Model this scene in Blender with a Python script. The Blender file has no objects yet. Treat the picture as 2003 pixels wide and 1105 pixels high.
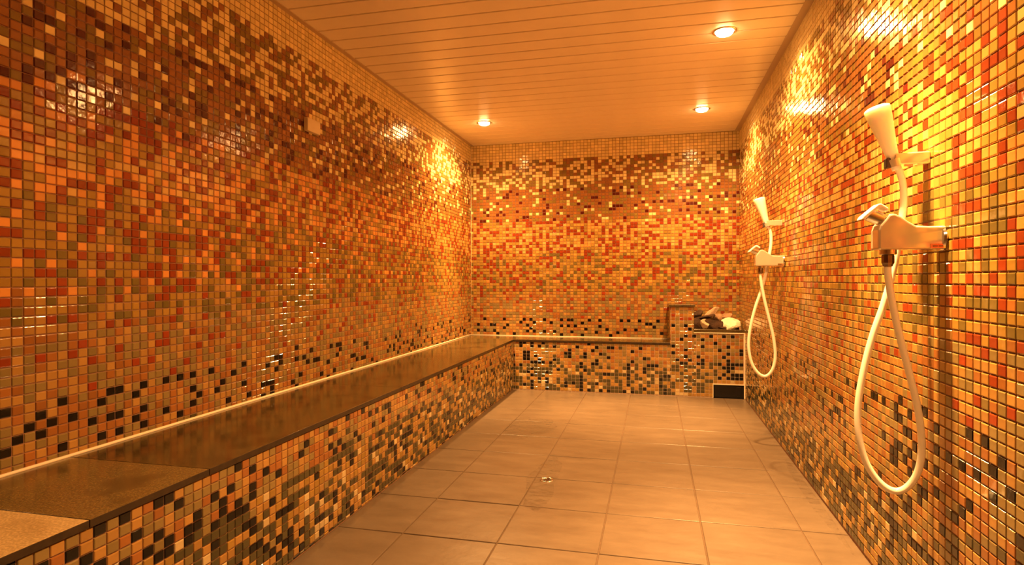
import bpy, bmesh, math, random
import numpy as np
from mathutils import Vector, Matrix

sc = bpy.context.scene
COL = sc.collection
PI = math.pi

# ------------------------------------------------------------------ camera, exposure, lamps
S = 0.4
FPX = 1157.3
YAW, PITCH, ROLL = -0.2358, -0.0044, -0.0021
CAMH = 2.6022 * S
XL, XR = -4.585 * S, 1.9277 * S           # left and right wall
H = 6.0386 * S                            # ceiling
YB = 14.56 * S                            # back wall
YF = -1.25                                # wall behind the viewpoint
HB = 1.1885 * S                           # bench top
XBF, YBF = -3.2605 * S, 13.68 * S         # bench fronts
sy, cy_ = math.sin(YAW), math.cos(YAW)
sp, cp = math.sin(PITCH), math.cos(PITCH)
FW = Vector((sy * cp, cy_ * cp, sp)); RT = Vector((cy_, -sy, 0)); UP = RT.cross(FW)
RT, UP = RT * math.cos(ROLL) + UP * math.sin(ROLL), -RT * math.sin(ROLL) + UP * math.cos(ROLL)
cam = bpy.data.objects.new('camera', bpy.data.cameras.new('camera'))
COL.objects.link(cam)
m = Matrix.Identity(4)
for i in range(3):
    m[i][0], m[i][1], m[i][2] = RT[i], UP[i], -FW[i]
m[2][3] = CAMH
cam.matrix_world = m
cam.data.sensor_width = 36
cam.data.lens = FPX / 2003 * 36
cam.data.clip_start = 0.02
sc.camera = cam
sc.view_settings.view_transform = 'Standard'
sc.view_settings.look = 'None'
sc.view_settings.gamma = 1
sc.view_settings.use_curve_mapping = False
sc.view_settings.exposure = 0.0
w = bpy.data.worlds.new('world'); sc.world = w
w.use_nodes = True
w.node_tree.nodes['Background'].inputs[0].default_value = (0.0, 0.0, 0.0, 1)
w.node_tree.nodes['Background'].inputs[1].default_value = 0

LIGHT_COL = (1.0, 0.50, 0.155)
# place, power, opening angle of each recessed lamp
LAMPS = [(-1.444, 4.98, 235), (0.376, 5.00, 235), (0.38, 3.47, 220), (0.38, 1.91, 270), (0.38, 0.42, 80)]

# the tilted inner beam of the lamps: lamp index, floor point it is aimed at, power, width in degrees
BEAMS = [(0, (-1.30, 5.10), 500, 58), (1, (-.02, 4.68), 620, 44), (2, (.40, 3.66), 180, 78), (3, (.56, 2.08), 720, 62)]

# ------------------------------------------------------------------ materials
def new_mat(name):
    mt = bpy.data.materials.new(name); mt.use_nodes = True
    nt = mt.node_tree
    return mt, nt, nt.nodes['Principled BSDF']

def setp(b, **k):
    for n, v in k.items():
        b.inputs[n.replace('_', ' ')].default_value = v

def N(nt, t, **k):
    n = nt.nodes.new(t)
    for a, v in k.items(): setattr(n, a, v)
    return n

def plain(name, col, rough=.5, metal=0.0, coat=0.0, noise=0.0, scale=20, bump=0.0, spec=.5):
    mt, nt, b = new_mat(name)
    setp(b, Base_Color=(*col, 1), Roughness=rough, Metallic=metal, Coat_Weight=coat, Coat_Roughness=.05, Specular_IOR_Level=spec)
    if noise or bump:
        tc = N(nt, 'ShaderNodeTexCoord'); no = N(nt, 'ShaderNodeTexNoise')
        no.inputs['Scale'].default_value = scale; no.inputs['Detail'].default_value = 5
        nt.links.new(tc.outputs['Object'], no.inputs['Vector'])
        if noise:
            mr = N(nt, 'ShaderNodeMapRange'); mr.inputs[3].default_value = 1 - noise; mr.inputs[4].default_value = 1 + noise
            mr.inputs[1].default_value = .3; mr.inputs[2].default_value = .7
            vm = N(nt, 'ShaderNodeVectorMath', operation='SCALE'); vm.inputs[0].default_value = col
            nt.links.new(no.outputs['Fac'], mr.inputs[0]); nt.links.new(mr.outputs[0], vm.inputs['Scale'])
            nt.links.new(vm.outputs[0], b.inputs['Base Color'])
        if bump:
            bp = N(nt, 'ShaderNodeBump'); bp.inputs['Strength'].default_value = bump; bp.inputs['Distance'].default_value = .01
            nt.links.new(no.outputs['Fac'], bp.inputs['Height']); nt.links.new(bp.outputs[0], b.inputs['Normal'])
    return mt

# glass mosaic: the colour of each piece is stored on its faces
def mosaic_mat():
    mt, nt, b = new_mat('glass_mosaic')
    at = N(nt, 'ShaderNodeAttribute', attribute_name='tile_color')
    nt.links.new(at.outputs['Color'], b.inputs['Base Color'])
    setp(b, Roughness=.12, Specular_IOR_Level=.5, Coat_Weight=.15, Coat_Roughness=.04)
    tc = N(nt, 'ShaderNodeTexCoord'); no = N(nt, 'ShaderNodeTexNoise'); no.inputs['Scale'].default_value = 60
    no.inputs['Detail'].default_value = 1
    bp = N(nt, 'ShaderNodeBump'); bp.inputs['Strength'].default_value = .12; bp.inputs['Distance'].default_value = .004
    nt.links.new(tc.outputs['Object'], no.inputs['Vector']); nt.links.new(no.outputs['Fac'], bp.inputs['Height'])
    nt.links.new(bp.outputs[0], b.inputs['Normal'])
    return mt

def granite(name, base, spot, spec_col, rough):
    mt, nt, b = new_mat(name)
    tc = N(nt, 'ShaderNodeTexCoord')
    n1 = N(nt, 'ShaderNodeTexNoise'); n1.inputs['Scale'].default_value = 160; n1.inputs['Detail'].default_value = 3
    n2 = N(nt, 'ShaderNodeTexNoise'); n2.inputs['Scale'].default_value = 7; n2.inputs['Detail'].default_value = 4
    for n in (n1, n2): nt.links.new(tc.outputs['Object'], n.inputs['Vector'])
    r1 = N(nt, 'ShaderNodeValToRGB'); r1.color_ramp.elements[0].position = .42; r1.color_ramp.elements[1].position = .68
    r1.color_ramp.elements[0].color = (*base, 1); r1.color_ramp.elements[1].color = (*spec_col, 1)
    r2 = N(nt, 'ShaderNodeValToRGB'); r2.color_ramp.elements[0].position = .36; r2.color_ramp.elements[1].position = .5
    r2.color_ramp.elements[0].color = (*spot, 1); r2.color_ramp.elements[1].color = (1, 1, 1, 1)
    mx = N(nt, 'ShaderNodeMix', data_type='RGBA', blend_type='MULTIPLY'); mx.inputs[0].default_value = .6
    nt.links.new(n1.outputs['Fac'], r1.inputs[0]); nt.links.new(n2.outputs['Fac'], r2.inputs[0])
    nt.links.new(r1.outputs[0], mx.inputs[6]); nt.links.new(r2.outputs[0], mx.inputs[7])
    nt.links.new(mx.outputs[2], b.inputs['Base Color'])
    setp(b, Roughness=rough, Specular_IOR_Level=.8)
    return mt

def floor_mat():
    mt, nt, b = new_mat('floor_stone_tile')
    tc = N(nt, 'ShaderNodeTexCoord'); oi = N(nt, 'ShaderNodeObjectInfo')
    mp = N(nt, 'ShaderNodeMapping'); mp.inputs['Scale'].default_value = (3, 9, 3); mp.inputs['Rotation'].default_value = (0, 0, .6)
    ad = N(nt, 'ShaderNodeVectorMath', operation='ADD')
    nt.links.new(tc.outputs['Object'], ad.inputs[0]); nt.links.new(oi.outputs['Location'], ad.inputs[1])
    nt.links.new(ad.outputs[0], mp.inputs['Vector'])
    n1 = N(nt, 'ShaderNodeTexNoise'); n1.inputs['Scale'].default_value = 1.3; n1.inputs['Detail'].default_value = 6; n1.inputs['Roughness'].default_value = .65
    nt.links.new(mp.outputs[0], n1.inputs['Vector'])
    r1 = N(nt, 'ShaderNodeValToRGB')
    r1.color_ramp.elements[0].position = .3; r1.color_ramp.elements[1].position = .72
    r1.color_ramp.elements[0].color = (.125, .092, .065, 1); r1.color_ramp.elements[1].color = (.168, .126, .088, 1)
    nt.links.new(n1.outputs['Fac'], r1.inputs[0]); nt.links.new(r1.outputs[0], b.inputs['Base Color'])
    rr = N(nt, 'ShaderNodeMapRange'); rr.inputs[3].default_value = .22; rr.inputs[4].default_value = .42
    nt.links.new(n1.outputs['Fac'], rr.inputs[0]); nt.links.new(rr.outputs[0], b.inputs['Roughness'])
    n2 = N(nt, 'ShaderNodeTexNoise'); n2.inputs['Scale'].default_value = 14; n2.inputs['Detail'].default_value = 4
    nt.links.new(ad.outputs[0], n2.inputs['Vector'])
    bp = N(nt, 'ShaderNodeBump'); bp.inputs['Strength'].default_value = .12; bp.inputs['Distance'].default_value = .01
    nt.links.new(n2.outputs['Fac'], bp.inputs['Height']); nt.links.new(bp.outputs[0], b.inputs['Normal'])
    setp(b, Specular_IOR_Level=.5)
    return mt

def water_mat():
    mt = bpy.data.materials.new('water_film'); mt.use_nodes = True
    nt = mt.node_tree; nt.nodes.clear()
    out = N(nt, 'ShaderNodeOutputMaterial'); mx = N(nt, 'ShaderNodeMixShader')
    tr = N(nt, 'ShaderNodeBsdfTransparent'); gl = N(nt, 'ShaderNodeBsdfGlossy'); gl.inputs['Roughness'].default_value = .03
    fr = N(nt, 'ShaderNodeFresnel'); fr.inputs['IOR'].default_value = 1.33
    tc = N(nt, 'ShaderNodeTexCoord'); no = N(nt, 'ShaderNodeTexNoise'); no.inputs['Scale'].default_value = 22; no.inputs['Detail'].default_value = 1
    bp = N(nt, 'ShaderNodeBump'); bp.inputs['Strength'].default_value = 1.0; bp.inputs['Distance'].default_value = .012
    nt.links.new(tc.outputs['Object'], no.inputs['Vector']); nt.links.new(no.outputs['Fac'], bp.inputs['Height'])
    nt.links.new(bp.outputs[0], gl.inputs['Normal']); nt.links.new(bp.outputs[0], fr.inputs['Normal'])
    hf = N(nt, 'ShaderNodeMath', operation='MULTIPLY'); hf.inputs[1].default_value = .55
    nt.links.new(fr.outputs[0], hf.inputs[0]); nt.links.new(hf.outputs[0], mx.inputs[0]); nt.links.new(tr.outputs[0], mx.inputs[1]); nt.links.new(gl.outputs[0], mx.inputs[2])
    nt.links.new(mx.outputs[0], out.inputs[0])
    return mt

M = {
    'mosaic': mosaic_mat(),
    'grout': plain('mosaic_grout', (.30, .16, .10), .85, noise=.12, scale=40),
    'lit_grout': plain('lit_mosaic_grout', (.62, .46, .34), .8, noise=.1, scale=40),  # same grout, paler at the far end: the light on it is put into the colour
    'sealant': plain('cream_sealant', (.90, .78, .60), .45),
    'floor': floor_mat(),
    'floor_grout': plain('floor_grout', (.11, .065, .035), .8, noise=.15, scale=60),
    'plank': plain('satin_ceiling_panel', (.90, .80, .64), .32, noise=.03, scale=6),
    'ceil_dark': plain('ceiling_gap', (.10, .06, .04), .8),
    'edge_trim': plain('ceiling_edge_trim', (.52, .40, .27), .4),
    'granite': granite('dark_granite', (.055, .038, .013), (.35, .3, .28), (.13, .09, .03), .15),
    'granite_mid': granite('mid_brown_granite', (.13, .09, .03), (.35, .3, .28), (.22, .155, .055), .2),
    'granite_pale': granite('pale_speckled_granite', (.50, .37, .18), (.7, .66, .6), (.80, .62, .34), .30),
    'granite_edge': plain('dark_granite_edge', (.035, .022, .012), .3, noise=.3, scale=50),
    'chrome': plain('satin_chrome', (.80, .78, .74), .17, metal=1.0),
    'mixer_metal': plain('polished_mixer_metal', (.80, .74, .62), .15, metal=.55, coat=.5),
    'white_plastic': plain('warm_white_plastic', (.93, .91, .85), .25, coat=.3),
    'hose': plain('cream_hose', (.90, .86, .76), .28, coat=.3),
    'rubber': plain('dark_rubber', (.05, .03, .025), .5),
    'brass': plain('dark_chrome_nut', (.30, .24, .20), .2, metal=1.0),
    'cream_box': plain('cream_plastic_box', (.78, .66, .44), .45),
    'black': plain('opening_black', (.006, .005, .005), .35),  # near-black lining and door of the bin opening
    'steel': plain('drain_steel', (.70, .68, .64), .2, metal=1.0),
    'water': water_mat(),
    'mark': plain('badge_print', (.10, .06, .04), .5),
    'rock_dark': plain('dark_lava_rock', (.060, .028, .014), .8, noise=.5, scale=25, bump=.8),
    'rock_brown': plain('brown_rock', (.30, .18, .10), .8, noise=.3, scale=25, bump=.7),
    'rock_tan': plain('tan_rock', (.58, .42, .28), .8, noise=.2, scale=25, bump=.6),
    'rock_pale': plain('pale_rock', (.78, .70, .55), .8, noise=.15, scale=40, bump=.5),
}
hm, nt, b = new_mat('translucent_white_plastic')
setp(b, Base_Color=(.97, .95, .88, 1), Roughness=.3, Subsurface_Weight=.85, Subsurface_Scale=.035, Subsurface_Radius=(1.0, .85, .5), Coat_Weight=.3)
M['handset'] = hm
em, nt, b = new_mat('lamp_lens')
setp(b, Base_Color=(.9, .85, .7, 1), Emission_Color=(*(1.0, 0.55, 0.2), 1), Emission_Strength=60.0)
M['lens'] = em

# ------------------------------------------------------------------ helpers
def link(name, me, mats, parent=None, loc=None):
    o = bpy.data.objects.new(name, me); COL.objects.link(o)
    for mt in (mats if isinstance(mats, (list, tuple)) else [mats]):
        if mt and len(me.materials) < len(mats if isinstance(mats, (list, tuple)) else [mats]): me.materials.append(mt)
    if parent: o.parent = parent
    if loc is not None: o.location = loc
    return o

def obj(name, bm, mats, parent=None, loc=None, smooth=False, bevel=0.0, seg=2, autosmooth=None):
    me = bpy.data.meshes.new(name)
    bmesh.ops.recalc_face_normals(bm, faces=bm.faces)
    bm.to_mesh(me); bm.free()
    if smooth:
        me.polygons.foreach_set('use_smooth', [True] * len(me.polygons))
        if autosmooth: me.set_sharp_from_angle(angle=autosmooth)
    o = link(name, me, mats, parent, loc)
    if bevel:
        md = o.modifiers.new('edge', 'BEVEL'); md.width = bevel; md.segments = seg; md.limit_method = 'ANGLE'
    return o

def box(bm, x0, x1, y0, y1, z0, z1, mi=0):
    v = [bm.verts.new(p) for p in ((x0, y0, z0), (x1, y0, z0), (x1, y1, z0), (x0, y1, z0), (x0, y0, z1), (x1, y0, z1), (x1, y1, z1), (x0, y1, z1))]
    for q in ((0, 3, 2, 1), (4, 5, 6, 7), (0, 1, 5, 4), (1, 2, 6, 5), (2, 3, 7, 6), (3, 0, 4, 7)):
        f = bm.faces.new([v[i] for i in q]); f.material_index = mi
    return bm

def boxes(*a):
    bm = bmesh.new()
    for q in a: box(bm, *q)
    return bm

def prism_xz(pts, y0, y1):
    bm = bmesh.new()
    a = [bm.verts.new((x, y0, z)) for x, z in pts]; c = [bm.verts.new((x, y1, z)) for x, z in pts]
    bm.faces.new(a); bm.faces.new(c[::-1]); n = len(pts)
    for i in range(n): bm.faces.new((a[i], c[i], c[(i + 1) % n], a[(i + 1) % n]))
    return bm

def lathe(bm, prof, origin, axis, n=32, caps=True):
    """prof: (distance along axis, radius)"""
    ax = Vector(axis).normalized(); t = Vector((0, 1, 0)) if abs(ax.y) < .9 else Vector((1, 0, 0))
    u = ax.cross(t).normalized(); v = ax.cross(u); o = Vector(origin); rings = []
    for d, r in prof:
        rings.append([bm.verts.new(o + ax * d + (u * math.cos(2 * PI * k / n) + v * math.sin(2 * PI * k / n)) * r) for k in range(n)])
    for a, c in zip(rings, rings[1:]):
        for k in range(n): bm.faces.new((a[k], a[(k + 1) % n], c[(k + 1) % n], c[k]))
    if caps:
        bm.faces.new(rings[0][::-1]); bm.faces.new(rings[-1])
    return bm

def tube(bm, pts, r, n=14, sub=8):
    P = [Vector(p) for p in pts]; path = []
    for i in range(len(P) - 1):
        p0, p1, p2, p3 = P[max(i - 1, 0)], P[i], P[i + 1], P[min(i + 2, len(P) - 1)]
        for s in range(sub):
            t = s / sub
            path.append(.5 * ((2 * p1) + (p2 - p0) * t + (2 * p0 - 5 * p1 + 4 * p2 - p3) * t * t + (3 * p1 - p0 - 3 * p2 + p3) * t ** 3))
    path.append(P[-1]); rings = []; u = None
    for i, p in enumerate(path):
        d = (path[min(i + 1, len(path) - 1)] - path[max(i - 1, 0)]).normalized()
        if u is None: u = d.cross(Vector((0, 1, 0))).normalized()
        u = (u - d * u.dot(d)).normalized(); v = d.cross(u)
        rings.append([bm.verts.new(p + (u * math.cos(2 * PI * k / n) + v * math.sin(2 * PI * k / n)) * r) for k in range(n)])
    for a, c in zip(rings, rings[1:]):
        for k in range(n): bm.faces.new((a[k], a[(k + 1) % n], c[(k + 1) % n], c[k]))
    bm.faces.new(rings[0][::-1]); bm.faces.new(rings[-1])
    return bm

def tag(o, label=None, cat=None, kind=None, group=None):
    if label: o['label'] = label
    if cat: o['category'] = cat
    if kind: o['kind'] = kind
    if group: o['group'] = group
    return o

def empty(name, loc, label, cat, group=None):
    o = bpy.data.objects.new(name, None); COL.objects.link(o); o.location = loc; o.empty_display_size = .05
    return tag(o, label, cat, None, group)

def part(name, bm, mats, parent, **k):
    o = obj(name, bm, mats, parent, **k)
    o.matrix_parent_inverse = Matrix.Translation(-Vector(parent.location))
    return o

def in_pixels(p):
    d = Vector(p) - Vector((0, 0, CAMH)); c = d.dot(FW)
    if c < .05: return None
    return (1001.5 + FPX * d.dot(RT) / c, 552.5 - FPX * d.dot(UP) / c)


# ------------------------------------------------------------------ mosaic: palette and pattern of the glass pieces
PAL = {'Y': (.84, .68, .32), 'O': (.24, .155, .03), 'T': (.31, .122, .03), 'M': (.085, .008, .005), 'R': (.26, .040, .010),
       'B': (.68, .29, .07), 'C': (.58, .36, .115), 'A': (.34, .20, .04), 'E': (.155, .115, .03), 'N': (.39, .215, .058),
       'U': (.235, .17, .062), 'K': (.004, .004, .004), 'G': (.07, .06, .025), 'P': (.54, .42, .22)}
NV = 5                                      # five firing shades of every colour
RPAL = random.Random(5)
PALV = {c: [tuple(min(1, ch * f) for ch in col) for f in (0.88, 0.95, 1.0, 1.06, 1.13)] for c, col in PAL.items()}
# rows counted from the ceiling: (first row, weights)
ZONES = [(0, dict(Y=1)), (6, dict(Y=48, O=26, T=26)), (16, dict(T=56, O=22, M=11, Y=11)), (27, dict(B=30, R=32, A=26, C=12)),
         (38, dict(A=48, R=22, B=12, E=18)), (48, dict(A=34, T=14, E=24, R=10, N=18)), (52, dict(N=36, T=22, U=34, R=7)), (58, dict(N=34, T=26, U=38, R=2)),
         (60, dict(N=28, T=28, U=28, K=15)), (66, dict(N=34, T=24, U=26, K=13, G=3)), (72, dict(N=24, A=14, G=38, K=13, P=7, U=6)), (78, dict(N=20, A=12, G=44, K=18, P=6))]
MARKS = {
 'left': {
  'Y': '12,52 13,50 13,53 13,54 14,51 14,52 14,53 15,47 15,49 15,50 15,51 15,53 15,55 16,49 16,54 17,61 17,66 18,41 18,44 18,48 18,53 18,63 19,55 19,60 19,69 20,43 20,52 20,56 20,60 20,68 21,49 21,50 21,52 22,59 22,66 23,39 23,42 23,49 23,69 24,52 24,55 24,62 25,44 25,60 26,51',
  'M': '16,47 16,51 16,58 16,60 16,61 16,62 16,66 16,68 16,71 17,48 17,59 18,42 18,51 19,42 19,43 19,46 19,49 19,56 19,63 20,41 21,47 21,53 21,60 22,43 22,45 22,47 22,56 22,61 22,62 23,45 23,50 23,57 23,61 23,62 24,42 24,44 24,47 24,56 24,58 25,41 25,43 25,45 25,46 25,49 26,39 26,41 26,46 26,55 27,46',
  'B': '24,45 24,46 26,42 26,43 27,39 27,40 28,42 28,47 28,52 29,43 29,44 29,47 29,52 30,40 30,45 30,49 30,52 31,39 31,41 32,39 32,43 32,45 32,49 32,51 32,57 33,40 33,42 33,58 34,40 34,41 34,49 34,50 34,52 34,54 34,58 35,42 35,43 35,44 35,45 35,46 35,47 35,49 36,43 36,44 36,48 36,52 36,55 36,56 37,40 37,42 37,43 37,46 37,48 37,60 38,42 38,48 38,53 38,61 39,55 39,58 40,40 40,59 41,39 41,48 41,53 42,44 42,63 43,46 43,49 44,56 44,59 44,61 45,40 45,43 46,47 46,52 46,58 46,64 47,54 47,61 48,39 48,41 48,45 48,51',
  'R': '26,50 26,52 26,57 27,42 27,43 27,48 27,49 27,50 27,51 27,52 27,53 27,54 27,57 28,39 28,44 28,53 28,54 28,57 29,40 29,42 29,45 29,46 29,48 29,49 29,53 29,54 30,44 30,47 30,48 31,40 31,43 31,46 31,47 32,40 32,41 32,42 33,48 34,43 34,44 34,48 34,51 35,39 35,40 35,51 36,40 36,45 36,46 36,47 36,49 36,50 37,39 37,44 37,49 38,44 38,49 39,40 39,42 39,47 39,48 39,53 39,66 40,42 40,47 40,48 40,50 40,52 40,63 41,44 41,46 41,47 41,51 41,52 41,55 41,56 41,57 41,58 41,61 41,62 41,65 41,66 41,67 42,39 42,40 42,47 42,52 42,55 42,61 42,62 43,52 43,53 44,39 44,41 44,42 44,46 44,48 44,49 44,51 45,45 45,48 45,54 45,55 45,57 45,58 46,42 46,43 46,53 46,54 46,55 46,57 47,44 47,48 47,50 47,55 47,58 47,59 47,60 48,43 48,44 48,57 48,59 49,39 49,50 51,43 51,45 51,58 52,49 52,51 52,57 52,62 52,66 54,46 54,56 54,60 55,39 55,42 55,45 55,50 55,55 55,56 55,63 55,65 56,47 56,61 57,52 57,54 57,68 58,59 59,47 59,57 59,66',
  'C': '30,63 31,55 32,62 32,64 33,50 33,51 33,52 34,42 34,45 34,46 34,53 34,60 34,63 34,65 37,45 37,52',
  'K': '60,39 60,44 60,49 60,50 60,53 60,56 60,58 60,60 60,63 60,69 61,42 61,48 61,52 61,67 62,41 62,43 62,45 62,60 62,65 63,40 63,42 63,47 63,49 63,50 63,53 63,61 63,64 63,69 64,39 64,52 64,56 64,60 65,44 65,48 65,50 65,53 65,58 65,66 65,70',
 },
 'right': {
  'Y': '20,56 20,61 21,52 21,59 23,56 23,60 24,51 24,63 25,44 25,48',
  'R': '21,57 21,60 22,51 22,52 24,48 24,52 25,51 25,54 25,55 26,44 26,48 26,49 26,52 26,54 27,44 27,46 27,50 27,51 27,54 28,44 28,49 28,52 28,53 29,44 29,45 29,46 29,48 29,50 29,51 30,46 30,49 31,46 32,43 32,44 32,48 32,49 33,44 33,47 34,43 34,49 34,50 35,42 35,50 36,44 36,47 36,50 37,44 37,47 37,48 37,49 38,42 38,47 38,48 39,45 39,50 40,47 40,48 40,49 40,50 42,43 43,42 43,48 43,49 43,50 44,42 44,44 44,47 45,42 45,44 45,51 46,45 46,48 46,51 47,43 47,46 47,47 47,49 47,50 48,44 48,51 49,48 51,42 51,45 51,47 51,48 52,46 53,44 53,49 54,45 56,43 56,47 57,45 57,50 58,48',
  'K': '59,46 59,48 59,56 59,60 60,44 60,53 60,61 61,45 62,43 62,47 62,49 62,51 62,53 62,58 62,59 63,45 64,53 64,55 64,58 64,61 65,48 65,59 66,49 66,53 67,55 68,56',
  'G': '66,42 67,44 68,47 68,48 69,50 70,51 71,50',
 },
 'back': {
  'K': '60,-49 60,-43 60,-37 60,-35 60,-31 60,-26 60,-24 60,-23 60,-18 60,-15 60,-9 60,-7 60,-4 60,1 61,-38 61,-34 61,-29 61,-20 61,-2 61,-1 62,-51 62,-47 62,-46 62,-42 62,-36 62,-26 62,-24 62,-22 62,-15 62,0 63,-43 63,-35 63,-19 63,-13 63,-8 63,-5 64,-51 64,-49 64,-46 64,-36 64,-34 64,-31 64,-28 64,-23 64,-16 64,-10 64,2 65,-45 65,-40 65,-26 65,-20 65,-12',
 },
 'riser': {
  'K': '67,27 67,33 67,35 67,38 67,39 67,47 68,29 68,31 68,40 68,49 69,32 69,36 69,44 69,46 70,33 70,38 70,42 70,45 70,49 71,35 71,37 71,39 71,41 71,42 71,45 71,47 71,49 72,38 72,39 72,47 72,48 74,49 75,49',
  'G': '72,45 73,43 73,44 73,45 73,47 74,42 74,45 74,46 75,42 75,44 76,44 76,47 76,48 77,47 77,48 78,49',
 },
 'stove': {
  'K': '59,5 59,8 60,9 62,8 62,10 62,14 62,17 62,19 63,7 63,12 64,15 65,5 65,12 65,18 66,-31 66,-29 66,8 66,16 66,21 67,5 67,18 67,21 68,-32 68,8 68,11 68,17 69,-33 69,-30 69,6 69,9 69,12 69,18 70,-32 70,7 70,8 70,11 70,12 70,16 70,18 70,19 70,20 70,21 70,22 71,-31 71,-30 71,-29 71,17 71,18 71,19 72,18 73,17 73,19 73,20 73,21 73,22 74,16 74,18 74,19 74,20 74,21 74,22',
  'G': '70,14 70,15 71,5 71,6 71,8 71,9 71,10 71,12 71,14 72,5 72,6 72,8 72,11 72,15 73,7 73,10 73,11 73,13 73,15 74,8 74,9 74,11 74,12 75,6 75,7 75,9 75,10 75,13 75,14 76,5 76,8 76,10 76,11 76,12 77,5 77,8 77,9 77,11 77,12 78,8 78,9 78,11 78,12 79,5',
 },
}
MK = {wn: {tuple(map(int, q.split(','))): c for c, t in s.items() for q in t.split()} for wn, s in MARKS.items()}
# areas of each surface whose rare colours are all in MARKS: (row0, row1, from, to, colours that do not turn up by chance there)
EXACT = {'left': [(16, 26, 1.25, 2.3, 'YM'), (27, 37, 1.25, 1.72, 'BRC'), (38, 50, 1.25, 1.75, 'BR'), (50, 66, 1.25, 2.45, 'RK')],
         'right': [(20, 60, 1.5, 1.95, 'RMC'), (16, 26, 1.72, 2.1, 'YM'), (60, 66, 1.5, 2.0, 'K'), (67, 72, 1.5, 1.75, 'KG')],
         'back': [(59, 66, -2, 1, 'K')], 'riser': [(66, 71, .9, 1.72, 'KG')], 'stove': [(53, 83, .13, .8, 'KG')]}

def zone(r):
    z = ZONES[0][1]
    for a, d in ZONES:
        if r >= a: z = d
    return z

def pick(wn, r, k, hpos, rng):
    rn = r
    c = MK.get(wn, {}).get((rn, k))
    if c: return c
    if rng.random() < .22: rn += rng.choice((-1, 1)) if rn > 7 else 0
    z = dict(zone(rn))
    for r0, r1, a, b_, cs in EXACT.get(wn, ()):
        if r0 <= r <= r1 and a <= hpos <= b_:
            for q in cs: z.pop(q, None)
    if not z: z = {'N': 1}
    return rng.choices(list(z), weights=list(z.values()))[0]

JOINT = .0030
TH = .0035
def tile_mesh_data(w_, h_, two=True):
    """one glass piece lying in its own xy plane, a rounded edge all round"""
    b1, b2 = .0010, .0026
    rings = [(0, -.001), (0, TH * .45), (b1, TH * .85), (b2, TH)]
    V = []; F = []
    for ins, z in rings:
        x, y = w_ / 2 - ins, h_ / 2 - ins
        V += [(-x, -y, z), (x, -y, z), (x, y, z), (-x, y, z)]
    for i in range(3):
        for k in range(4):
            a = i * 4 + k; b_ = i * 4 + (k + 1) % 4
            F.append((a, b_, b_ + 4, a + 4))
    F.append((12, 13, 14, 15))
    return V, F

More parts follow.
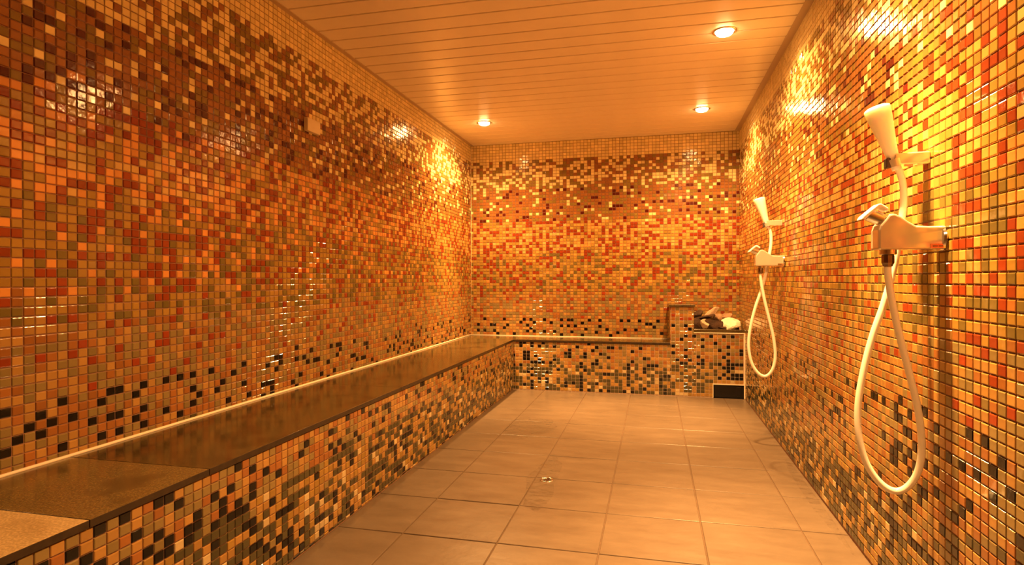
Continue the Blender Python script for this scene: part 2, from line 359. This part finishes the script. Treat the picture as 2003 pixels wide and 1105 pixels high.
def mosaic(parent, wn, surf, h0, h1, z0, z1, val, nrm, u_axis, holes=(), n_single=300, seed=1, single=True, ph=None, pitch=None):
    """lays the glass pieces of one surface; the largest in view are objects, the rest one mesh"""
    rng = random.Random(seed); nr = np.random.RandomState(seed)
    gh, gp, vh, vp = GRID[wn] if ph is None else (ph, pitch, GRID[wn][2], GRID[wn][3])
    nrm = Vector(nrm); u = Vector(u_axis); vup = nrm.cross(u)       # u x v = n
    if vup.z < 0: u = -u; vup = nrm.cross(u)
    k0, k1 = math.floor(h0 / gp - gh - .5), math.ceil(h1 / gp - gh + .5)
    r0, r1 = math.floor((H - z1) / vp - vh - .5), math.ceil((H - z0) / vp - vh + .5)
    tiles = []
    for r in range(r0, r1 + 1):
        zc = H - (r + vh) * vp; za, zb = zc - vp / 2 + JOINT / 2, zc + vp / 2 - JOINT / 2
        za, zb = max(za, z0 + .0005), min(zb, z1 - .0005)
        if zb - za < .004: continue
        for k in range(k0, k1 + 1):
            hc = (k + gh) * gp; ha, hb = hc - gp / 2 + JOINT / 2, hc + gp / 2 - JOINT / 2
            ha, hb = max(ha, h0 + .0005), min(hb, h1 - .0005)
            if hb - ha < .004: continue
            if any(a < (ha + hb) / 2 < b_ and c < (za + zb) / 2 < d for a, b_, c, d in holes): continue
            cc = pick(wn, r, k, hc, rng)
            full = (hb - ha > gp - JOINT - .0015) and (zb - za > vp - JOINT - .0015)
            tiles.append([(ha + hb) / 2, (za + zb) / 2, hb - ha, zb - za, cc, rng.randrange(NV), full, r, k])
    def world(h, z, off=0.0):
        p = Vector((val, h, z)) if surf == 'x' else Vector((h, val, z))
        return p + nrm * off
    singles = []
    if single:
        sc_ = []
        for i, t in enumerate(tiles):
            if not t[6]: continue
            q = in_pixels(world(t[0], t[1]))
            if not q or not (4 < q[0] < 1999 and 4 < q[1] < 1101): continue
            d = world(t[0], t[1]) - Vector((0, 0, CAMH))
            area = -(d.normalized().dot(nrm)) / d.length_squared
            sc_.append((area, i))
        sc_.sort(reverse=True)
        singles = [i for _, i in sc_[:n_single]]
    meshes = {}
    R = Matrix((u, vup, nrm)).transposed()
    V0, F0 = tile_mesh_data(gp - JOINT, vp - JOINT)
    for i in singles:
        t = tiles[i]; key = (t[4], t[5])
        if key not in meshes:
            me = bpy.data.meshes.new('tile'); me.from_pydata(V0, [], F0)
            at = me.color_attributes.new('tile_color', 'FLOAT_COLOR', 'CORNER')
            c = PALV[t[4]][t[5]]
            at.data.foreach_set('color', list((*c, 1.0)) * (len(F0) * 4)); me.materials.append(M['mosaic'])
            meshes[key] = me
        o = bpy.data.objects.new('tile', meshes[key]); COL.objects.link(o)
        tilt = Matrix.Rotation(rng.gauss(0, .011), 3, 'X') @ Matrix.Rotation(rng.gauss(0, .011), 3, 'Y')
        mw = (R @ tilt).to_4x4(); mw.translation = world(t[0], t[1])
        o.parent = parent
        o.matrix_basis = mw
    ss = set(singles); rest = [t for i, t in enumerate(tiles) if i not in ss]
    n = len(rest)
    hc = np.array([t[0] for t in rest]); zc = np.array([t[1] for t in rest])
    hw = np.array([t[2] for t in rest]) / 2; hh = np.array([t[3] for t in rest]) / 2
    ins = nr.uniform(.0014, .0032, n)
    tu = nr.normal(0, .011, n); tv = nr.normal(0, .011, n)
    V = np.zeros((n, 8, 3)); un = np.array(u); vn = np.array(vup); nn = np.array(nrm)
    base = np.zeros((n, 3)); base[:, 2] = zc
    if surf == 'x': base[:, 0] = val; base[:, 1] = hc
    else: base[:, 1] = val; base[:, 0] = hc
    for j, (sx, sz) in enumerate(((-1, -1), (1, -1), (1, 1), (-1, 1))):
        a, c = hw * sx, hh * sz
        V[:, j] = base + a[:, None] * un + c[:, None] * vn + (TH * .35) * nn
        a2, c2 = (hw - ins) * sx, (hh - ins) * sz
        V[:, j + 4] = base + a2[:, None] * un + c2[:, None] * vn + (TH + a2 * tu + c2 * tv)[:, None] * nn
    quad = np.array([(0, 1, 5, 4), (1, 2, 6, 5), (2, 3, 7, 6), (3, 0, 4, 7), (4, 5, 6, 7)])
    F = (np.arange(n) * 8)[:, None, None] + quad[None]
    me = bpy.data.meshes.new('mosaic')
    me.vertices.add(n * 8); me.vertices.foreach_set('co', V.astype(np.float32).ravel())
    me.loops.add(n * 20); me.loops.foreach_set('vertex_index', F.astype(np.int32).ravel())
    me.polygons.add(n * 5); me.polygons.foreach_set('loop_start', np.arange(0, n * 20, 4, dtype=np.int32))
    me.update(calc_edges=True)
    me.polygons.foreach_set('use_smooth', np.zeros(n * 5, dtype=bool))
    at = me.color_attributes.new('tile_color', 'FLOAT_COLOR', 'CORNER')
    cols = np.array([(*PALV[t[4]][t[5]], 1.0) for t in rest], dtype=np.float32)
    at.data.foreach_set('color', np.repeat(cols, 20, axis=0).ravel())
    me.materials.append(M['mosaic'])
    o = bpy.data.objects.new('mosaic', me); COL.objects.link(o); o.parent = parent
    o['kind'] = 'stuff'
    return o

GRID = {'left': (-.363, .03429, .296, .02916), 'right': (-.168, .03574, -.127, .02996), 'back': (.026, .03443, .419, .02934),
        'riser': (.0156, .03505, .090, .02946), 'stove': (-.374, .03578, -.421, .03047), 'front': (0, .0345, 0, .0295)}

# ------------------------------------------------------------------ the room
def wall(name, bm):
    return tag(obj(name, bm, M['grout']), kind='structure')
T = .15
wl = wall('wall_left', boxes((XL - T, XL, YF - T, YB + T, -.1, H + .15)))
wb = wall('wall_back', boxes((XL, XR, YB, YB + T, -.1, H + .15)))
wr = wall('wall_right', boxes((XR, XR + T, YF - T, YB + T, -.1, H + .15)))
wf = wall('wall_front', boxes((XL, XR, YF - T, YF, -.1, H + .15)))
mosaic(wl, 'left', 'x', YF, YB - .002, HB + .004, H, XL, (1, 0, 0), (0, 1, 0), seed=11)
mosaic(wb, 'back', 'y', XL + .002, XR - .002, HB + .004, H, YB, (0, -1, 0), (1, 0, 0), seed=12)
mosaic(wr, 'right', 'x', YF, YB - .002, 0.002, H, XR, (-1, 0, 0), (0, 1, 0), seed=13)
mosaic(wf, 'front', 'y', XL + .002, XR - .002, 0.002, H, YF, (0, 1, 0), (1, 0, 0), seed=14, single=False)

# floor: stone tiles 0.4 m square in recessed grout
fl = tag(obj('floor', boxes((XL - T, XR + T, YF - T, YB + T, -.1, -.004)), M['floor_grout']), kind='structure')
X1, Y1 = -2.5182 * S, 12.6431 * S
FJ = .0055
fl_rng = random.Random(3)
shared = {}
def floor_tile(x0, x1, y0, y1):
    w_, d_ = round(x1 - x0, 4), round(y1 - y0, 4)
    if w_ < .01 or d_ < .01: return
    if (w_, d_) not in shared:
        b1 = .0022; bm = bmesh.new(); rings = []
        for ins, z in ((0, -.012), (0, -.0022), (b1 * .4, -.0006), (b1, 0)):
            rings.append([bm.verts.new((sx * (w_ / 2 - ins), sy_ * (d_ / 2 - ins), z)) for sx, sy_ in ((-1, -1), (1, -1), (1, 1), (-1, 1))])
        for a, c in zip(rings, rings[1:]):
            for k in range(4): bm.faces.new((a[k], a[(k + 1) % 4], c[(k + 1) % 4], c[k]))
        bm.faces.new(rings[-1])
        me = bpy.data.meshes.new('floor_tile'); bm.to_mesh(me); bm.free(); me.materials.append(M['floor']); shared[(w_, d_)] = me
    o = bpy.data.objects.new('floor_tile', shared[(w_, d_)]); COL.objects.link(o); o.parent = fl
    o.location = ((x0 + x1) / 2, (y0 + y1) / 2, fl_rng.uniform(-.0008, 0))
    o.rotation_euler = (fl_rng.gauss(0, .0012), fl_rng.gauss(0, .0012), 0)
xs = [XBF] + [X1 + k * .4 for k in range(5)] + [XR]
ys = [YF] + [Y1 - .4 * j for j in range(15, -1, -1)] + [YBF]
for i in range(len(xs) - 1):
    for j in range(len(ys) - 1):
        floor_tile(xs[i] + FJ / 2, xs[i + 1] - FJ / 2, ys[j] + FJ / 2, ys[j + 1] - (FJ / 2 if j < len(ys) - 2 else .001))

# ceiling: long satin panels across the room
ce = tag(obj('ceiling', boxes((XL - T, XR + T, YF - T, YB + T, H + .018, H + .15)), M['ceil_dark']), kind='structure')
PX0, PX1 = -4.5127 * S, 1.8249 * S
pc, yc = .3434 * S, 6.9969 * S
GAP = .010
k = math.floor((YF - yc) / pc)
pl_rng = random.Random(9)
psh = {}
while yc + k * pc < YB:
    a, c = max(yc + k * pc + GAP / 2, YF), min(yc + (k + 1) * pc - GAP / 2, YB)
    k += 1
    if c - a < .01: continue
    key = round(c - a, 4)
    if key not in psh:
        d = c - a; bm = bmesh.new(); L = PX1 - PX0
        prof = [(-d / 2, .012), (-d / 2, .0025), (-d / 2 + .0025, 0), (d / 2 - .0025, 0), (d / 2, .0025), (d / 2, .012)]
        A = [bm.verts.new((-L / 2, y, z)) for y, z in prof]; Bv = [bm.verts.new((L / 2, y, z)) for y, z in prof]
        for i in range(5): bm.faces.new((A[i], Bv[i], Bv[i + 1], A[i + 1]))
        me = bpy.data.meshes.new('ceiling_panel'); bmesh.ops.recalc_face_normals(bm, faces=bm.faces); bm.to_mesh(me); bm.free()
        me.materials.append(M['plank']); psh[key] = me
    o = bpy.data.objects.new('ceiling_panel', psh[key]); COL.objects.link(o); o.parent = ce
    o.location = ((PX0 + PX1) / 2, (a + c) / 2, H); o.rotation_euler = (pl_rng.gauss(0, .003), 0, 0)
tr = obj('trim_1', boxes((XL + .0005, PX0 + .004, YF, YB, H - .004, H + .018)), M['edge_trim'], bevel=.001); tag(tr, 'slim ceiling edge strip along the left wall', kind='structure')
tr = obj('trim_2', boxes((PX1 - .004, XR - .0005, YF, YB, H - .004, H + .018)), M['edge_trim'], bevel=.001); tag(tr, 'ceiling edge strip along the right wall', kind='structure')

# ------------------------------------------------------------------ bench: granite seat on tiled risers
bench = empty('tiled_bench', (-1.55, 3.0, 0), 'L-shaped built-in bench with dark granite seat and mosaic front', 'bench')
ST = .020                                   # slab thickness
EDG = XBF + .006                            # seat nosing past the riser
def slab(x0, x1, y0, y1, mat, label=None):
    bm = boxes((x0 + .001, x1 - .001, y0 + .001, y1 - .001, HB - ST, HB))
    for f in bm.faces:
        f.normal_update(); f.material_index = 0 if f.calc_center_median().z > HB - .001 else 1
    o = part('seat_slab', bm, [mat, M['granite_edge']], bench, bevel=.0015)
    if label: tag(o, label)
    return o
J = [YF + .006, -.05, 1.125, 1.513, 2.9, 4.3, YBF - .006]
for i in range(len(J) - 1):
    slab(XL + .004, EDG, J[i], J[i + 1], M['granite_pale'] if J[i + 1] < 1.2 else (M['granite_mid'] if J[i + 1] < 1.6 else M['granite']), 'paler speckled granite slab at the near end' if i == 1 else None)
COLX0, COLX1 = .139, .341
slab(XL + .004, -.1155, YBF - .006, YB - .004, M['granite'])
slab(-.1155, COLX0, YBF - .006, YB - .004, M['granite'])
r1 = part('long_riser', boxes((XBF - .05, XBF - TH, YF + .005, YBF + .04, -.004, HB - ST)), M['grout'], bench)
mosaic(r1, 'riser', 'x', YF + .008, YBF - .001, .001, HB - ST, XBF - TH, (1, 0, 0), (0, 1, 0), seed=21)
r2 = part('end_riser', boxes((XBF - .03, COLX0, YBF + TH, YBF + .05, -.004, HB - ST)), M['lit_grout'], bench)
mosaic(r2, 'stove', 'y', XBF + .001, COLX0, .001, HB - ST, YBF + TH, (0, -1, 0), (1, 0, 0), seed=22, n_single=0)

def bead(name, a, b_, r, lab):
    bm = bmesh.new(); tube(bm, [a, b_], r, n=8, sub=1)
    return tag(obj(name, bm, M['sealant'], smooth=True), lab, kind='structure')
bead('trim_3', (XL + .004, YF, HB + .0015), (XL + .004, YB - .004, HB + .003), .006, 'cream sealant line where the bench meets the left wall')
bead('trim_4', (XL, YB - .004, HB + .0015), (COLX0, YB - .004, HB + .003), .0045, 'cream sealant line where the bench meets the back wall')
bead('trim_5', (XL + .004, YB - .004, HB), (XL + .004, YB - .004, H - .02), .0025, 'cream sealant line up the far left corner')

# ------------------------------------------------------------------ stone bin with its side pillar
SB = .603
stove = empty('stone_bin', (.46, 5.64, 0), 'low mosaic clad bin for hot stones in the far right corner', 'stove')
cz = .800
b0 = part('pillar', boxes((COLX0, COLX1, YBF + TH, YB - .001, -.004, cz)), M['lit_grout'], stove)
mosaic(b0, 'stove', 'y', COLX0, COLX1, .001, cz, YBF + TH, (0, -1, 0), (1, 0, 0), seed=23, n_single=0)
mosaic(b0, 'stove', 'x', YBF + .008, YB - .002, HB + .003, cz, COLX0, (-1, 0, 0), (0, 1, 0), seed=24, single=False, ph=.2, pitch=.035)
mosaic(b0, 'stove', 'x', YBF + .008, YB - .002, SB, cz, COLX1, (1, 0, 0), (0, 1, 0), seed=25, single=False, ph=.2, pitch=.035)
cap = part('pillar_cap', boxes((COLX0 - .012, COLX1 + .012, YBF - .012, YB - .001, cz, cz + .018)), M['granite'], stove, bevel=.002)
OX0, OZ1 = .506, .117
fr = part('bin_front', boxes((COLX1, OX0, YBF + TH, YBF + .06, -.004, SB - .03), (OX0, XR - .001, YBF + TH, YBF + .06, OZ1, SB - .03)), M['lit_grout'], stove)
mosaic(fr, 'stove', 'y', COLX1, XR - .012, .001, SB - .032, YBF + TH, (0, -1, 0), (1, 0, 0), seed=26, n_single=0, holes=[(OX0, 1, -1, OZ1)])
part('rim', boxes((COLX1, XR - .001, YBF - .003, YBF + .06, SB - .03, SB - .002)), M['granite'], stove, bevel=.002)
part('front_edge_trim', boxes((COLX1, XR - .001, YBF - .0045, YBF + .002, SB - .036, SB - .029), (XR - .012, XR - .001, YBF - .003, YBF + .004, .001, SB - .036),
     (OX0 - .006, OX0, YBF - .003, YBF + .004, .001, OZ1 + .006), (OX0, XR - .012, YBF - .003, YBF + .004, OZ1, OZ1 + .006)), M['sealant'], stove)
part('stone_shelf', boxes((COLX1, XR - .001, YBF + .06, YB - .001, SB - .06, SB - .04)), M['granite_edge'], stove)
part('ash_opening', boxes((OX0, XR - .001, YBF + .10, YBF + .12, .001, OZ1), (OX0 - .004, OX0, YBF + .01, YBF + .12, .001, OZ1), (OX0, XR - .001, YBF + .01, YBF + .12, OZ1 - .003, OZ1),
     (OX0, XR - .001, YBF + .006, YBF + .12, .001, .003), (XR - .006, XR - .001, YBF + .01, YBF + .12, .001, OZ1)), M['black'], stove)
part('ember_door', boxes((OX0 + .004, XR - .008, YBF + .014, YBF + .022, .004, OZ1 - .006), (.70, .735, YBF + .010, YBF + .016, .02, OZ1 - .02)), M['black'], stove, bevel=.002)

def rock(cx, cy, cz_, rx, ry, rz, mat, label, seed, tilt=0.0, rot=0.0, squash=0.0, keep=0.0):
    rg = random.Random(seed); bm = bmesh.new(); bmesh.ops.create_icosphere(bm, subdivisions=3, radius=1.15)
    planes = [(Vector((rg.gauss(0, 1), rg.gauss(0, 1), rg.gauss(0, 1))).normalized(), rg.uniform(.38 + keep, .75 + keep)) for _ in range(9)]
    for v in bm.verts:
        for n_, d in planes:
            e = v.co.dot(n_) - d
            if e > 0: v.co -= n_ * e
        v.co *= 1 + rg.uniform(-.012, .012)
    for v in bm.verts: v.co = Vector((v.co.x * rx, v.co.y * ry, v.co.z * rz))
    bmesh.ops.rotate(bm, verts=bm.verts, cent=(0, 0, 0), matrix=Matrix.Rotation(rot, 3, 'Z') @ Matrix.Rotation(tilt, 3, 'Y'))
    bmesh.ops.rotate(bm, verts=bm.verts, cent=(0, 0, 0), matrix=Matrix.Rotation(squash, 3, 'X'))
    o = obj('sauna_stone', bm, M[mat]); o.location = (cx, cy, cz_)
    return tag(o, label, 'stone', group='stones heaped in the stone bin')
ROCKS = [
    (.385, 5.58, .640, .050, .05, .056, 'rock_dark', 'blackish blocky stone at the bin left end, lowest beside the pillar', 1, .3, .2, 0),
    (.440, 5.57, .628, .052, .05, .052, 'rock_tan', 'small tan stone on the rim just right of the blackish corner stone', 2, 0, .5, 0),
    (.525, 5.565, .632, .086, .05, .062, 'rock_dark', 'dark wine-brown stone at the front rim, middle of the heap', 3, .25, 0, 0),
    (.618, 5.57, .602, .075, .05, .030, 'rock_dark', 'flat black stone wedged under the big pale stone', 4, .15, 0, 0),
    (.665, 5.60, .650, .096, .072, .032, 'rock_pale', 'largest stone, flat and cream coloured, tilted to the front', 5, -.16, .1, .50, .22),
    (.728, 5.64, .615, .045, .06, .045, 'rock_dark', 'dark stone propping the right end of the big pale stone', 6, .2, .2, 0),
    (.395, 5.70, .722, .062, .06, .044, 'rock_dark', 'rounded dark brown stone at the top left against the wall', 7, 0, .4, 0),
    (.465, 5.655, .700, .095, .05, .032, 'rock_dark', 'long black wedge stone slanting up over the left of the heap', 8, -.32, .1, 0),
    (.505, 5.755, .735, .090, .045, .034, 'rock_tan', 'thin tan slab stone leaning at the top centre of the heap', 9, -.35, .1, .3),
    (.565, 5.70, .680, .060, .06, .050, 'rock_brown', 'mid-brown stone in the hollow behind the centre', 10, .1, .3, 0),
    (.640, 5.75, .700, .085, .05, .042, 'rock_brown', 'brown stone behind the big pale stone by the wall', 11, .1, .1, 0),
    (.740, 5.56, .590, .022, .03, .040, 'rock_brown', 'narrow reddish-brown stone at the right rim by the corner', 12, .1, .1, 0),
]
for a in ROCKS: rock(*a)

# ------------------------------------------------------------------ recessed lamps
LB = ['leftmost recessed ceiling lamp, near the left wall at the far end', 'recessed ceiling lamp at the far end of the right hand row', 'nearest visible recessed ceiling lamp, right hand row',
      'recessed ceiling lamp above the near hand shower', 'recessed ceiling lamp behind the viewpoint on the right']
for (x, y, pw), lab in zip(LAMPS, LB):
    lp = empty('ceiling_lamp', (x, y, H), lab, 'lamp', 'recessed lamps in the ceiling')
    bm = bmesh.new()
    lathe(bm, [(0, .066), (.003, .065), (.005, .058), (.004, .050), (-.002, .047)], (x, y, H), (0, 0, -1), caps=False)
    part('trim_ring', bm, M['chrome'], lp, smooth=True)
    bm = bmesh.new(); lathe(bm, [(0, .048), (.008, .047), (.016, .040), (.021, .028), (.024, .010), (.0245, .001)], (x, y, H - .001), (0, 0, -1))
    part('lens', bm, M['lens'], lp, smooth=True)
    l = bpy.data.lights.new('lamp_light', 'SPOT'); l.energy = pw; l.color = LIGHT_COL; l.spot_size = math.radians(162); l.spot_blend = .9
    l.shadow_soft_size = .035
    lo = bpy.data.objects.new('lamp_light', l); COL.objects.link(lo); lo.location = (x, y, H - .045)

for i, (tx, ty), pw, deg in BEAMS:
    x, y, _ = LAMPS[i]
    l = bpy.data.lights.new('lamp_beam', 'SPOT'); l.energy = pw; l.color = LIGHT_COL; l.spot_size = math.radians(deg); l.spot_blend = .8
    l.shadow_soft_size = .035
    lo = bpy.data.objects.new('lamp_beam', l); COL.objects.link(lo); lo.location = (x, y, H - .045)
    lo.rotation_euler = (Vector((tx, ty, 0)) - lo.location).to_track_quat('-Z', 'Y').to_euler()

# ------------------------------------------------------------------ hand showers
def shower(y0, word, gy):
    """mixer, bracket and hand shower on the right wall; y0 is the mixer's place along the wall"""
    # mixer
    mx = empty('shower_mixer', (XR, y0, 1.15), 'chrome lever mixer valve under the %s hand shower' % word, 'mixer', 'shower mixers on the right wall')
    prof = [(.768, 1.122), (.768, 1.185), (.725, 1.185), (.695, 1.187), (.676, 1.199), (.657, 1.214), (.641, 1.222), (.629, 1.220), (.620, 1.207), (.606, 1.190), (.602, 1.177), (.602, 1.122)]
    part('body', prism_xz(prof, y0 - .026, y0 + .036), M['mixer_metal'], mx, bevel=.006, seg=3)
    bm = bmesh.new(); lathe(bm, [(0, .034), (.004, .036), (.010, .034)], (XR - .0035, y0, 1.153), (-1, 0, 0))
    part('wall_flange', bm, M['chrome'], mx, smooth=True, autosmooth=.6)
    lev = [(.560, 1.207), (.566, 1.217), (.584, 1.233), (.604, 1.250), (.612, 1.250), (.630, 1.237), (.628, 1.228), (.612, 1.238), (.604, 1.238), (.586, 1.222), (.572, 1.208)]
    lv = part('lever', prism_xz(lev, y0 - .021, y0 + .021), M['white_plastic'], mx, bevel=.003)
    bm = bmesh.new(); d = Vector((-.050, 0, .022)).normalized()
    lathe(bm, [(0, .017), (.02, .018), (.042, .017)], Vector((.622, y0, 1.205)), d, n=20)
    part('lever_hub', bm, M['chrome'], mx, smooth=True, autosmooth=.6)
    bm = bmesh.new(); lathe(bm, [(0, .0215), (.014, .0215), (.016, .018)], (.634, y0, 1.124), (0, 0, -1), n=24)
    part('outlet', bm, M['chrome'], mx, smooth=True, autosmooth=.6)
    bg = part('name_badge', boxes((.727, .765, y0 - .0272, y0 - .0258, 1.124, 1.137)), M['chrome'], mx, bevel=.0004)
    marks = boxes(*[(.7335 + i * .0036, .7335 + i * .0036 + wd, y0 - .0276, y0 - .0271, 1.1285, 1.1285 + hh_) for i, (wd, hh_) in enumerate(((.0024, .0034), (.0024, .0034), (.0022, .0034), (.0016, .0034), (.0026, .0030), (.0024, .0034), (.0022, .0034)))])
    mo = obj('badge_print', marks, M['mark'], bg)
    # wall bracket
    by = gy
    br = empty('shower_bracket', (XR, by, 1.39), 'chrome wall bracket holding the %s hand shower' % word, 'bracket', 'hand shower brackets on the right wall')
    arm = [(.676, 1.374), (.676, 1.404), (.758, 1.407), (.768, 1.407), (.768, 1.372), (.750, 1.371)]
    part('arm', prism_xz(arm, by - .018, by + .028), M['mixer_metal'], br, bevel=.004, seg=3)
    bm = bmesh.new(); ax = Vector((-.046, 0, .16)).normalized(); hb_ = Vector((.684, by, 1.372))
    ring = bmesh.new()
    lathe(ring, [(-.003, .0150), (-.003, .0195), (.018, .0205), (.018, .0160)], hb_, ax, n=28, caps=False)
    part('rubber_insert', boxes((.657, .671, by - .012, by + .012, 1.364, 1.394)), M['rubber'], br, bevel=.003)
    part('cup', ring, M['mixer_metal'], br, smooth=True, autosmooth=.6)
    # hand shower: handset and hose
    hs = empty('hand_shower', (.66, by, 1.45), 'white trumpet shaped hand shower with cream looped hose, %s' % ('nearer of the two' if word == 'near' else 'farther of the two'), 'hand shower', 'hand showers on the right wall')
    bm = bmesh.new()
    lathe(bm, [(-.014, .0115), (0, .0135), (.03, .0165), (.06, .0200), (.09, .0240), (.12, .0285), (.15, .0325), (.170, .0345), (.176, .0335), (.179, .029)], hb_, ax, n=40)
    hd = part('handset', bm, M['handset'], hs, smooth=True, autosmooth=.7)
    bm = bmesh.new(); lathe(bm, [(.1785, .027), (.181, .025), (.1815, .002)], hb_, ax, n=32)
    sp_ = obj('spray_face', bm, M['white_plastic'], hd, smooth=True)
    x_, z_ = .634, 1.108
    bm = bmesh.new(); lathe(bm, [(0, .0155), (.003, .0165), (.022, .0165), (.027, .0135), (.032, .0115)], (x_, y0, z_), (0, 0, -1), n=10)
    part('hose_nut', bm, M['brass'], hs, smooth=True, autosmooth=.4)
    hp = [(.634, 1.085), (.6345, 1.05), (.645, .975), (.664, .879), (.687, .780), (.708, .682), (.718, .583), (.709, .510), (.685, .462), (.655, .446), (.620, .466), (.588, .5175), (.571, .594), (.571, .680),
          (.588, .782), (.612, .876), (.641, .962), (.664, 1.042), (.680, 1.11), (.694, 1.199), (.703, 1.259), (.7045, 1.31), (.699, 1.34), (.690, 1.368)]
    pts = []
    n = len(hp)
    for i, (x, z) in enumerate(hp):
        t = 0 if i < 8 else min(1, (i - 7) / (n - 10)) 
        y = y0 + (by - y0) * t
        if i >= 14: y = max(y, y0 + min(.0, 0)) + (.030 if 15 <= i <= 19 and by - y0 < .06 else 0)
        pts.append((x, y, z))
    bm = bmesh.new(); tube(bm, pts, .0093, n=16, sub=6)
    part('hose', bm, M['hose'], hs, smooth=True, autosmooth=1.0)
shower(1.85, 'near', 1.94)
shower(3.88, 'far', 3.94)

# ------------------------------------------------------------------ cream sensor box on the left wall
bx = tag(obj('wall_box', boxes((XL + .004, XL + .030, 2.832, 2.956, 1.846, 1.918)), M['cream_box'], bevel=.004, seg=3), 'small cream plastic box high on the left mosaic wall', 'wall box')

# ------------------------------------------------------------------ floor drain
dr = empty('floor_drain', (-.545, 3.033, 0), 'small round steel floor drain in the middle of the floor', 'drain')
bm = bmesh.new(); lathe(bm, [(-.004, .036), (.0012, .036), (.0022, .033), (.0012, .027), (-.001, .026)], (-.545, 3.033, 0), (0, 0, 1), caps=False)
part('ring', bm, M['steel'], dr, smooth=True)
bm = bmesh.new(); lathe(bm, [(-.003, .0262), (-.001, .026), (.0002, .018), (.0006, .004)], (-.545, 3.033, 0), (0, 0, 1))
part('cover', bm, M['brass'], dr, smooth=True)
bm = bmesh.new()
for k in range(8):
    a = k * PI / 4; lathe(bm, [(.0, .0035), (.0012, .0034)], (-.545 + .016 * math.cos(a), 3.033 + .016 * math.sin(a), .0001), (0, 0, 1), n=8)
part('hole_rim', bm, M['rubber'], dr)

# ------------------------------------------------------------------ films of water on the floor
def film(cx, cy, rx, ry, seed, label, n=40, z=.0009):
    rg = random.Random(seed); bm = bmesh.new()
    ph_ = [rg.uniform(0, 6.28) for _ in range(5)]
    ring = []; inner = []
    c = bm.verts.new((cx, cy, z))
    for k in range(n):
        a = 2 * PI * k / n; f = 1 + .16 * math.sin(2 * a + ph_[0]) + .1 * math.sin(3 * a + ph_[1]) + .07 * math.sin(5 * a + ph_[2]) + .05 * math.sin(9 * a + ph_[3])
        inner.append(bm.verts.new((cx + rx * f * .97 * math.cos(a), cy + ry * f * .97 * math.sin(a), z)))
        ring.append(bm.verts.new((cx + rx * f * math.cos(a), cy + ry * f * math.sin(a), .0002)))
    for k in range(n):
        bm.faces.new((c, inner[k], inner[(k + 1) % n])); bm.faces.new((inner[k], ring[k], ring[(k + 1) % n], inner[(k + 1) % n]))
    return tag(obj('water_puddle', bm, M['water']), label, 'water', 'stuff')

film(-.86, 4.10, .15, .34, 4, 'shallow rippled puddle on the floor toward the bench corner')
film(-.56, 3.02, .085, .36, 5, 'thin film of water around the floor drain')
film(.728, 3.10, .030, .50, 6, 'narrow strip of water film added for the bright reflected light at the foot of the right wall')  # added strip, stands in for lamp light thrown off the wall onto the floor
